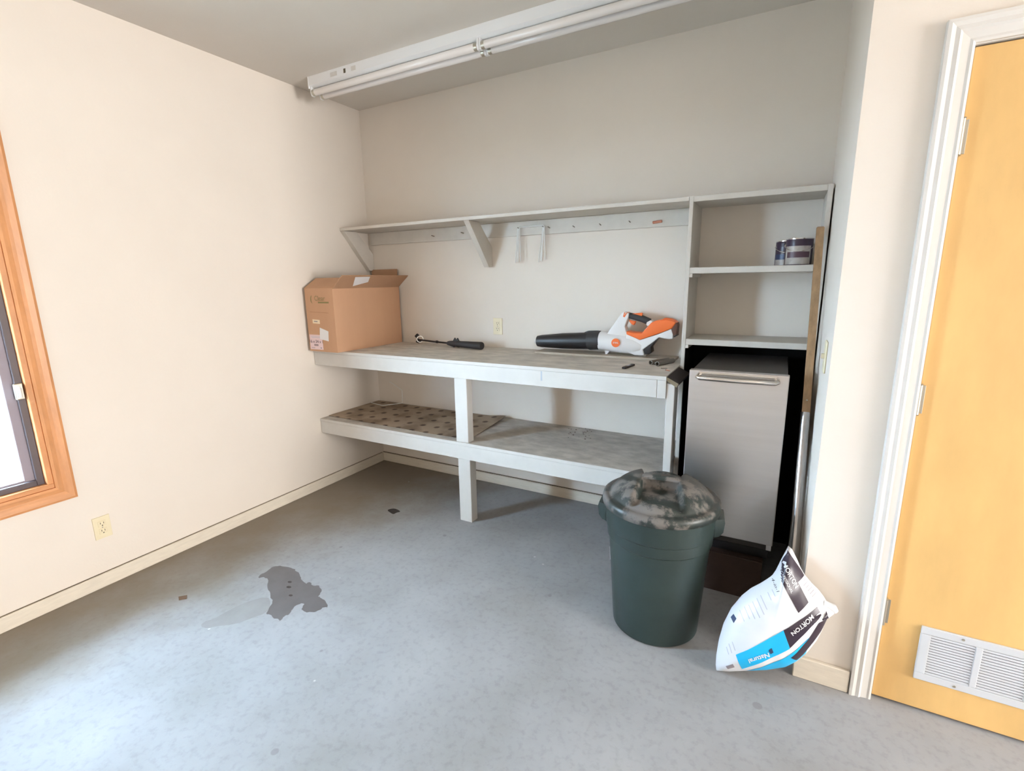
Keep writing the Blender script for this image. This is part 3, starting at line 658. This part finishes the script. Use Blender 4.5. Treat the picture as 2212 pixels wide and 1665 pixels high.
blp('lock_lever', [(1430, 216), (1555, 204), (1562, 218), (1556, 254), (1500, 240), (1432, 232)], .011, BLOWO, bev=.003)
blp('battery_bay', [(1938, 400), (1962, 352), (2005, 325), (2012, 360), (2000, 480), (1965, 505), (1945, 470), (1922, 452)], .034, mat('bay_brown', lin(.10, .04, .025), .5), bev=.003)
blp('bay_rim', [(1958, 498), (2000, 470), (2002, 492), (1978, 506)], .036, BLACK, bev=.002)
blp('air_intake', [(1580, 664), (1640, 600), (1752, 512), (1770, 516), (1682, 632), (1692, 692), (1652, 724), (1602, 716)], .030, BLACK, bev=.004)
blp('front_foot', [(1088, 664), (1180, 672), (1150, 688), (1122, 723), (1102, 722)], .016, BLOWW, bev=.002)
blp('rear_foot', [(1570, 726), (1612, 726), (1608, 751), (1584, 752)], .014, TRIMW, bev=.002)
for pts in ([(1345, 200), (1358, 196), (1345, 250), (1330, 256)], [(1362, 212), (1388, 196), (1352, 258), (1340, 258)]):
    blp('strut_mark', pts, .0266, BLOWO, bev=0)
rad = (B(1260, 436)-B(1260, 676)).length/2
bc = B(1260, 570); bdg = lathe('badge', [((B(1260, 517)-B(1260, 625)).length/2, 0), ((B(1260, 517)-B(1260, 625)).length/2, .003), (0, .0035)], bc+Vector((0, -rad-.0012, 0)), (0, -1, 0), BLOWO, bl, seg=28)
text('badge_lettering', 'STIHL', .0125, bc+Vector((0, -rad-.0052, 0)), (1, 0, .02), (0, 0, 1), BLOWW, bdg, .0002)

# ------------------------------------------------------------------ black hand tool with thick grip
tl = empty('hand_tool', (.85, -.13, HB), 'black hand tool with thick grip and thin shaft ending in a chrome clamp', 'hand tool')
h0 = Vector((.520, -.085, HB+.034)); h1 = Vector((.800, -.120, HB+.026)); h2 = Vector((1.105, -.158, HB+.0265))
ad = (h2-h1).normalized()
tube('shaft', [h0, h0.lerp(h1, .5)+Vector((0, 0, -.001)), h1+ad*.03], [.0055, .0065, .0065], BLACK, tl, seg=10)
lathe('shaft_collar', [(.008, 0), (.010, .004), (.010, .018), (.008, .022)], h0.lerp(h1, .58), (h1-h0), BLACK, tl, seg=12)
L_ = (h2-h1).length
lathe('grip', [(.0, 0), (.014, .0), (.018, .02), (.0205, .05), (.021, .09), (.0235, .095), (.0235, .105), (.0215, .11), (.0225, .15), (.0240, .22), (.0255, L_-.025), (.0262, L_-.008), (.024, L_), (0, L_)], h1, ad, DGREY, tl, seg=18)
for k, z in enumerate((.06, .085)):
    p = h1+ad*z; prism('thumb_wing', [p+Vector((-.012, -.006, .015)), p+Vector((.022, -.006, .015)), p+Vector((.006, -.006, .042))], (0, .012, 0), BLACK, tl, .001)
prism('guard_tooth', [h1+Vector((.0, -.02, -.006)), h1+Vector((.07, -.02, -.012)), h1+Vector((.06, -.02, -.024))], (0, .012, 0), BLACK, tl, .001)
lathe('clamp_ring', [(.020, -.007), (.026, -.007), (.026, .007), (.020, .007), (.020, -.007)], h0+Vector((.004, 0, .004)), (.55, -.8, .25), CHROME, tl, seg=20, caps=(False, False))
prism('clamp_jaw', [h0+Vector((-.032, -.010, -.018)), h0+Vector((-.004, -.010, -.026)), h0+Vector((.014, -.010, -.008)), h0+Vector((-.016, -.010, .010))], (0, .018, 0), BLACK, tl, .003)
prism('clamp_knob', [h0+Vector((-.042, -.008, .026)), h0+Vector((-.020, -.008, .046)), h0+Vector((-.002, -.008, .028)), h0+Vector((-.022, -.008, .008))], (0, .016, 0), BLACK, tl, .003)

# ------------------------------------------------------------------ small things on the bench
def pipe(name, a, b, ro, ri, label):
    a = Vector(a); b = Vector(b); L = (b-a).length
    o = lathe(name, [(ri, 0), (ro, 0), (ro, L), (ri, L), (ri, 0)], a, b-a, PIPE, None, 20, True, caps=(False, False)); return tag(o, label, 'pipe', 'short pipes on the workbench')
pipe('pipe', (2.292, -.335, HB+.0125), (2.345, -.190, HB+.0125), .012, .009, 'short dull metal pipe on the bench nearest the shelving post')
pipe('pipe', (2.252, -.310, HB+.0125), (2.318, -.182, HB+.0125), .012, .009, 'short dull metal pipe on the bench, left one of the pair')
pipe('pipe', (2.276, -.322, HB+.0075), (2.330, -.205, HB+.0075), .0065, .0045, 'thin short pipe lying between the two thicker ones')
gd = empty('pocket_gadget', (2.168, -.43, HB), 'small black plastic gadget with a grey window near the bench edge', 'gadget')
R_ = Matrix.Translation((2.168, -.430, HB)) @ Matrix.Rotation(math.radians(-8), 4, 'Z')
box('casing', (-.011, -.060, .0005), (.011, .060, .011), BLACK, gd, .003, rot=R_); box('display', (-.006, -.018, .0108), (.006, .022, .0116), FAINT, gd, 0, rot=R_)
for k, (x, y, a, lb) in enumerate(((2.330, -.405, 20, 'small dark screw on the bench in front of the pipes'), (2.360, -.445, -35, 'small reddish screw nearest the right end of the bench'))):
    d = Vector((math.cos(math.radians(a)), math.sin(math.radians(a)), 0)); p = Vector((x, y, HB+.003))
    s_ = empty('screw', p, lb, 'screw', 'loose screws on the bench')
    tube('shank', [p, p+d*.024, p+d*.030], [.0022, .0022, .0005], NAIL if k == 0 else REDP, s_, seg=8); lathe('head', [(0, 0), (.0045, .0), (.0022, .004)], p-d*.002, d, NAIL, s_, seg=10)

# ------------------------------------------------------------------ sheet and bent wire on the lower shelf
bm = bmesh.new(); nx, ny = 26, 12; V = []
c = [Vector((.004, -.530)), Vector((1.232, -.552)), Vector((1.205, -.030)), Vector((.004, -.020))]
for j in range(ny+1):
    row = []
    for i in range(nx+1):
        u, v = i/nx, j/ny; p = (c[0]*(1-u)+c[1]*u)*(1-v)+(c[3]*(1-u)+c[2]*u)*v
        z = HL+.0042 + .0032*mnoise.noise(Vector((p.x*6, p.y*6, 1.3))) + .016*max(0, u-.86)/.14*v*v
        row.append(bm.verts.new((p.x, p.y, z)))
    V.append(row)
for j in range(ny):
    for i in range(nx): bm.faces.new((V[j][i], V[j][i+1], V[j+1][i+1], V[j+1][i]))
r = bmesh.ops.extrude_face_region(bm, geom=list(bm.faces))
for g in r['geom']:
    if isinstance(g, bmesh.types.BMVert): g.co.z -= .0016
tag(fin('liner_sheet', bm, SHEET, None, True), 'tan dimpled liner sheet lying on the left half of the lower shelf', 'sheet')
zl = HL+.013
tag(tube('bent_wire', [(.030, -.130, zl), (.172, -.160, zl), (.186, -.155, zl), (.262, -.045, zl), (.272, -.036, zl+.004), (.274, -.034, zl+.098), (.268, -.032, zl+.106), (.172, -.024, zl+.148), (.135, -.022, zl+.158)], .0026, WIRE, None, seg=8), 'bent white wire standing on the tan sheet in the corner', 'wire')

# ------------------------------------------------------------------ trash can
tcx, tcy = 2.468, -.968
tc = empty('trash_can', (tcx, tcy, 0), 'dark green plastic trash can with a dirty domed lid', 'trash can')
ctr = (tcx, tcy, 0)
lathe('body', [(.150, .006), (.168, .0), (.176, .006), (.178, .03), (.186, .15), (.196, .30), (.204, .405), (.211, .412), (.2125, .432), (.2125, .455), (.218, .460), (.221, .52), (.223, .548), (.228, .552), (.228, .560), (.214, .560), (.205, .45), (.17, .03), (.0, .02)], ctr, (0, 0, 1), GREEN, tc, seg=72, caps=(True, False))
# lid: lip ring, dome with two scooped wells either side of the bar handle
ax_h = Vector((math.cos(math.radians(8)), math.sin(math.radians(8)), 0)); ay_h = Vector((-ax_h.y, ax_h.x, 0))
def sst(a, b, x): x = max(0, min(1, (x-a)/(b-a))); return x*x*(3-2*x)
def lid_z(x, y):
    r = math.hypot(x, y); q = r/.205
    z = .586 + .074*(1-min(1, q)**4.2)
    well = (1-sst(.058, .072, abs(x) - .030*max(0, abs(y)-.02)/.14)) * (1-sst(.150, .182, abs(y))) * sst(.0, .020, abs(y))
    return z - well*.048*(1-.35*q)
bm = bmesh.new(); NR, NS = 44, 108; rings = [[bm.verts.new((tcx, tcy, lid_z(0, 0)))]]
for i in range(1, NR+1):
    rr = .205*i/NR; row = []
    for k in range(NS):
        a = 2*math.pi*k/NS; x, y = rr*math.cos(a), rr*math.sin(a); p = Vector((tcx, tcy, 0))+ax_h*x+ay_h*y; row.append(bm.verts.new((p.x, p.y, lid_z(x, y))))
    rings.append(row)
for rr, z in ((.212, .585), (.222, .586), (.231, .580), (.2335, .566), (.2325, .548), (.2295, .547), (.2295, .562)):
    rings.append([bm.verts.new((tcx+ax_h.x*rr*math.cos(2*math.pi*k/NS)+ay_h.x*rr*math.sin(2*math.pi*k/NS), tcy+ax_h.y*rr*math.cos(2*math.pi*k/NS)+ay_h.y*rr*math.sin(2*math.pi*k/NS), z)) for k in range(NS)])
for A, Bb in zip(rings, rings[1:]):
    for k in range(NS):
        if len(A) == 1: bm.faces.new((A[0], Bb[k], Bb[(k+1) % NS]))
        else: bm.faces.new((A[k], A[(k+1) % NS], Bb[(k+1) % NS], Bb[k]))
lid = fin('lid', bm, LID, tc, 'all')
bm = bmesh.new(); R = []
for k in range(9):
    x = -.085+.17*k/8; z = .668-.006*(x/.085)**2 - (.012 if k in (0, 8) else 0); c0 = Vector((tcx, tcy, 0))+ax_h*x
    R.append([bm.verts.new(c0+ay_h*yy+Vector((0, 0, z+zz))) for yy, zz in ((-.021, -.014), (-.021, -.004), (-.013, .003), (.013, .003), (.021, -.004), (.021, -.014))])
for A, Bb in zip(R, R[1:]):
    for k in range(6): bm.faces.new((A[k], A[(k+1) % 6], Bb[(k+1) % 6], Bb[k]))
bm.faces.new(R[0]); bm.faces.new(R[-1]); fin('lid_handle', bm, LID, lid, True)
for s in (-1, 1):                              # side grips
    p = Vector((tcx, tcy, 0))+ax_h*(s*.218); o_ = ax_h*s
    q = []
    bm = bmesh.new(); R = []
    for zz, out, hw in ((.452, .000, .050), (.458, .012, .056), (.480, .026, .060), (.520, .030, .060), (.534, .026, .058), (.538, .0, .054)):
        R.append([bm.verts.new(p+o_*(-.006)+ay_h*(-hw)+Vector((0, 0, zz))), bm.verts.new(p+o_*out+ay_h*(-hw*.8)+Vector((0, 0, zz))), bm.verts.new(p+o_*out+ay_h*(hw*.8)+Vector((0, 0, zz))), bm.verts.new(p+o_*(-.006)+ay_h*hw+Vector((0, 0, zz)))])
    for A, Bb in zip(R, R[1:]):
        for k in range(4): bm.faces.new((A[k], A[(k+1) % 4], Bb[(k+1) % 4], Bb[k]))
    bm.faces.new(R[0]); bm.faces.new(R[-1]); fin('side_grip', bm, GREEN, tc, True)
prism('sticker', [Vector((tcx, tcy, 0))+Vector((-rr_*math.cos(a), -rr_*math.sin(a), z)) for a, z, rr_ in ((.04, .265, .1950), (.30, .265, .1950), (.30, .325, .1985), (.04, .325, .1985))], (-.0015, 0, 0), PAPER, tc)

# ------------------------------------------------------------------ salt bag slumped against the wall corner
P0 = Vector((2.739, -1.156, 0)); PN = Vector((.10, -1, .20)).normalized()
def bagp(px, py): return atp(px, py, P0, PN)
org = bagp(1665, 1345); bu = Vector((1, 0, 0)); bu = (bu-PN*bu.dot(PN)).normalized(); bv = PN.cross(bu); 
if bv.z < 0: bv = -bv
def to2(p): d = p-org; return (d.dot(bu), d.dot(bv))
SIL = [(1545, 1446), (1547, 1415), (1553, 1380), (1563, 1345), (1580, 1312), (1602, 1286), (1622, 1270), (1645, 1258), (1668, 1243), (1680, 1225), (1692, 1198), (1700, 1177), (1709, 1181), (1722, 1208), (1736, 1236), (1752, 1256), (1768, 1272), (1781, 1290), (1788, 1303), (1806, 1307), (1807, 1318), (1793, 1323), (1786, 1335), (1778, 1355), (1765, 1380), (1745, 1405), (1722, 1425), (1695, 1438), (1655, 1444), (1610, 1446), (1570, 1448)]
sil2 = [to2(bagp(*p)) for p in SIL]
def bound(a):                                    # distance from the centre to the outline in direction a
    best = .05; dx, dy = math.cos(a), math.sin(a)
    for i in range(len(sil2)):
        x1, y1 = sil2[i]; x2, y2 = sil2[(i+1) % len(sil2)]; ex, ey = x2-x1, y2-y1; den = dx*ey-dy*ex
        if abs(den) < 1e-12: continue
        t = (x1*ey-y1*ex)/den; s = (x1*dy-y1*dx)/den
        if t > 0 and -1e-9 <= s <= 1+1e-9: best = max(best, t)
    return best
def crinkle(x, y):
    return .006*mnoise.noise(Vector((x*9+y*5, y*14-x*6, 3.1))) + .003*mnoise.noise(Vector((x*26, y*26, 7.7)))
def bag_pt(x, y, side=1, off=0.):
    r = math.hypot(x, y); s = min(1., r/bound(math.atan2(y, x))) if r > 1e-9 else 0.
    hgt = (1-s**2.4)**.62
    d = (.088*hgt + crinkle(x, y)*min(1, (1-s)*6) + off) if side > 0 else -.045*hgt
    return org + bu*x + bv*y + PN*d
bm = bmesh.new(); NA, NB = 120, 22; rim = []
cF = bm.verts.new(bag_pt(0, 0, 1)); cB = bm.verts.new(bag_pt(0, 0, -1)); F = []; Bk = []
for i in range(1, NB+1):
    s = math.sin(i/NB*math.pi/2) if i < NB else 1.; fr = []; br = []
    for k in range(NA):
        a = 2*math.pi*k/NA; R0 = bound(a)*s; x, y = R0*math.cos(a), R0*math.sin(a); v = bm.verts.new(bag_pt(x, y, 1)); fr.append(v); br.append(v if i == NB else bm.verts.new(bag_pt(x, y, -1)))
    F.append(fr); Bk.append(br)
for k in range(NA):
    k2 = (k+1) % NA; bm.faces.new((cF, F[0][k], F[0][k2])); bm.faces.new((cB, Bk[0][k2], Bk[0][k]))
    for A, Bb in zip(F, F[1:]): bm.faces.new((A[k], Bb[k], Bb[k2], A[k2]))
    for A, Bb in zip(Bk, Bk[1:]): bm.faces.new((A[k2], Bb[k2], Bb[k], A[k]))
for v in bm.verts:                               # rests on the floor, stays clear of the wall
    if v.co.z < .002: v.co.z = .002
    lim = YW-.020 if v.co.x > XR-.02 else 0
    if v.co.x > XR-.02 and v.co.y > lim: v.co.y = lim
bag = fin('plastic_bag', bm, BAGW, None, 'all')
tag(bag, 'white salt bag with blue and dark printing slumped against the wall corner', 'bag')
def surf(px, py, off=.0012):
    x, y = to2(bagp(px, py)); r = math.hypot(x, y); bmax = bound(math.atan2(y, x))*.985
    if r > bmax: x, y = x*bmax/r, y*bmax/r
    p = bag_pt(x, y, 1, off); p.z = max(p.z, .004)
    if p.x > XR-.02: p.y = min(p.y, YW-.0215)
    return p
def patch(name, quad, m, n=12, off=.0012):
    bm = bmesh.new(); g = []
    for j in range(n+1):
        row = []
        for i in range(n+1):
            u, v = i/n, j/n
            px = (quad[0][0]*(1-u)+quad[1][0]*u)*(1-v)+(quad[3][0]*(1-u)+quad[2][0]*u)*v
            py = (quad[0][1]*(1-u)+quad[1][1]*u)*(1-v)+(quad[3][1]*(1-u)+quad[2][1]*u)*v
            row.append(bm.verts.new(surf(px, py, off)))
        g.append(row)
    for j in range(n):
        for i in range(n): bm.faces.new((g[j][i], g[j][i+1], g[j+1][i+1], g[j+1][i]))
    return fin(name, bm, m, bag, 'all')
patch('dark_band', [(1677, 1229), (1700, 1184), (1737, 1239), (1720, 1247)], BAGD); patch('dark_band', [(1677, 1229), (1720, 1247), (1741, 1287), (1718, 1304)], BAGD)
patch('blue_block', [(1588, 1394), (1686, 1337), (1700, 1377), (1602, 1430)], BAGB)
patch('dark_block', [(1686, 1337), (1760, 1298), (1768, 1314), (1700, 1376)], BAGD)
patch('blue_block', [(1610, 1441), (1691, 1398), (1701, 1430), (1652, 1441)], BAGB); patch('blue_block', [(1691, 1398), (1742, 1360), (1737, 1403), (1701, 1430)], BAGB)
patch('dark_block', [(1742, 1361), (1780, 1309), (1787, 1331), (1769, 1358)], BAGD, off=.0018); patch('dark_block', [(1703, 1400), (1742, 1361), (1769, 1358), (1718, 1412)], BAGD, off=.0018)
def bag_text(name, s, size, pc, ang, m, off=.0026, sy=1., bold=0.):
    """lettering wrapped on the bag; pc = photo position of its middle, ang = reading direction in the photo"""
    bm = text_bm(s, size, bold); bmesh.ops.triangulate(bm, faces=bm.faces); bmesh.ops.subdivide_edges(bm, edges=[e for e in bm.edges if e.calc_length() > size*.2], cuts=1)
    ca, sa = math.cos(math.radians(ang)), math.sin(math.radians(ang))
    for v in bm.verts:
        x, y = v.co.x, v.co.y*sy; v.co = surf(pc[0]+x*ca+y*sa, pc[1]+x*sa-y*ca, off)
    return fin(name, bm, m, bag, recalc=False)
bag_text('lettering', 'Natural', 15, (1636, 1397), 160, BAGW, bold=.25)
bag_text('lettering', 'MORTON', 13, (1726, 1329), 145, BAGW, bold=.3)
bag_text('lettering', 'MORTON', 13, (1703, 1231), 62, BAGW, bold=.2); bag_text('lettering', 'PROFESSIONAL', 8, (1693, 1240), 62, BAGW)
bag_text('lettering', '4-in-1', 9, (1672, 1254), 62, INK)
patch('drop_mark', [(1656, 1380), (1662, 1375), (1666, 1385), (1660, 1389)], NAVY, 4, .0026)
patch('round_mark', [(1578, 1326), (1584, 1318), (1590, 1324), (1584, 1334)], NAVY, 4)
patch('small_logo', [(1567, 1423), (1582, 1414), (1586, 1424), (1572, 1431)], GREYINK, 4)
for (x, y, l, a) in ((1640, 1275, 26, 62), (1632, 1281, 30, 62), (1623, 1288, 30, 62), (1615, 1295, 26, 62), (1606, 1300, 22, 62), (1596, 1308, 20, 62), (1655, 1268, 14, 62), (1664, 1262, 12, 62), (1580, 1370, 18, 70), (1573, 1376, 18, 70), (1568, 1384, 14, 70)):
    dx, dy = math.cos(math.radians(a)), math.sin(math.radians(a)); patch('fine_print', [(x, y), (x+dx*l, y+dy*l), (x+dx*l+dy*1.6, y+dy*l-dx*1.6), (x+dy*1.6, y-dx*1.6)], FAINT, 6)
for k in range(6): patch('bar_code', [(1728+k*4.6, 1250+k*5.6), (1738+k*4.6, 1245+k*5.6), (1739+k*4.6, 1247+k*5.6), (1729+k*4.6, 1252+k*5.6)], FAINT, 3)
# tied gathered end
kn = tube('tied_end', [bagp(1778, 1303)+PN*.012, bagp(1788, 1305)+PN*.014, bagp(1796, 1310)+PN*.014, bagp(1803, 1318)+PN*.014], [.018, .013, .017, .011], BAGW, bag, seg=12)

# ------------------------------------------------------------------ small debris on the floor
ch = at(395, 1291, 'z', 0)
tag(prism('bark_chip', [ch+Vector(p) for p in ((-.022, -.008, .0005), (.004, -.020, .0005), (.024, .004, .0005), (.002, .018, .0005))], (0, .001, .004), mat('bark_brown', lin(.16, .10, .065), .8), None, .001), 'small brown chip lying on the concrete left of the damp stain', 'debris')

# crumbs on the lower shelf
bm = bmesh.new()
for k in range(26):
    p = at(1225+random.random()*60, 925+random.random()*24, 'z', HL)
    r = bmesh.ops.create_icosphere(bm, subdivisions=1, radius=.0016+.0025*random.random()); 
    for v in r['verts']: v.co = Vector((v.co.x*1.8, v.co.y, v.co.z)) + Vector((p.x, p.y, HL+.003))
tag(fin('crumbs', bm, NAIL), 'scatter of dark crumbs on the bare right half of the lower shelf', 'debris', kind='stuff')
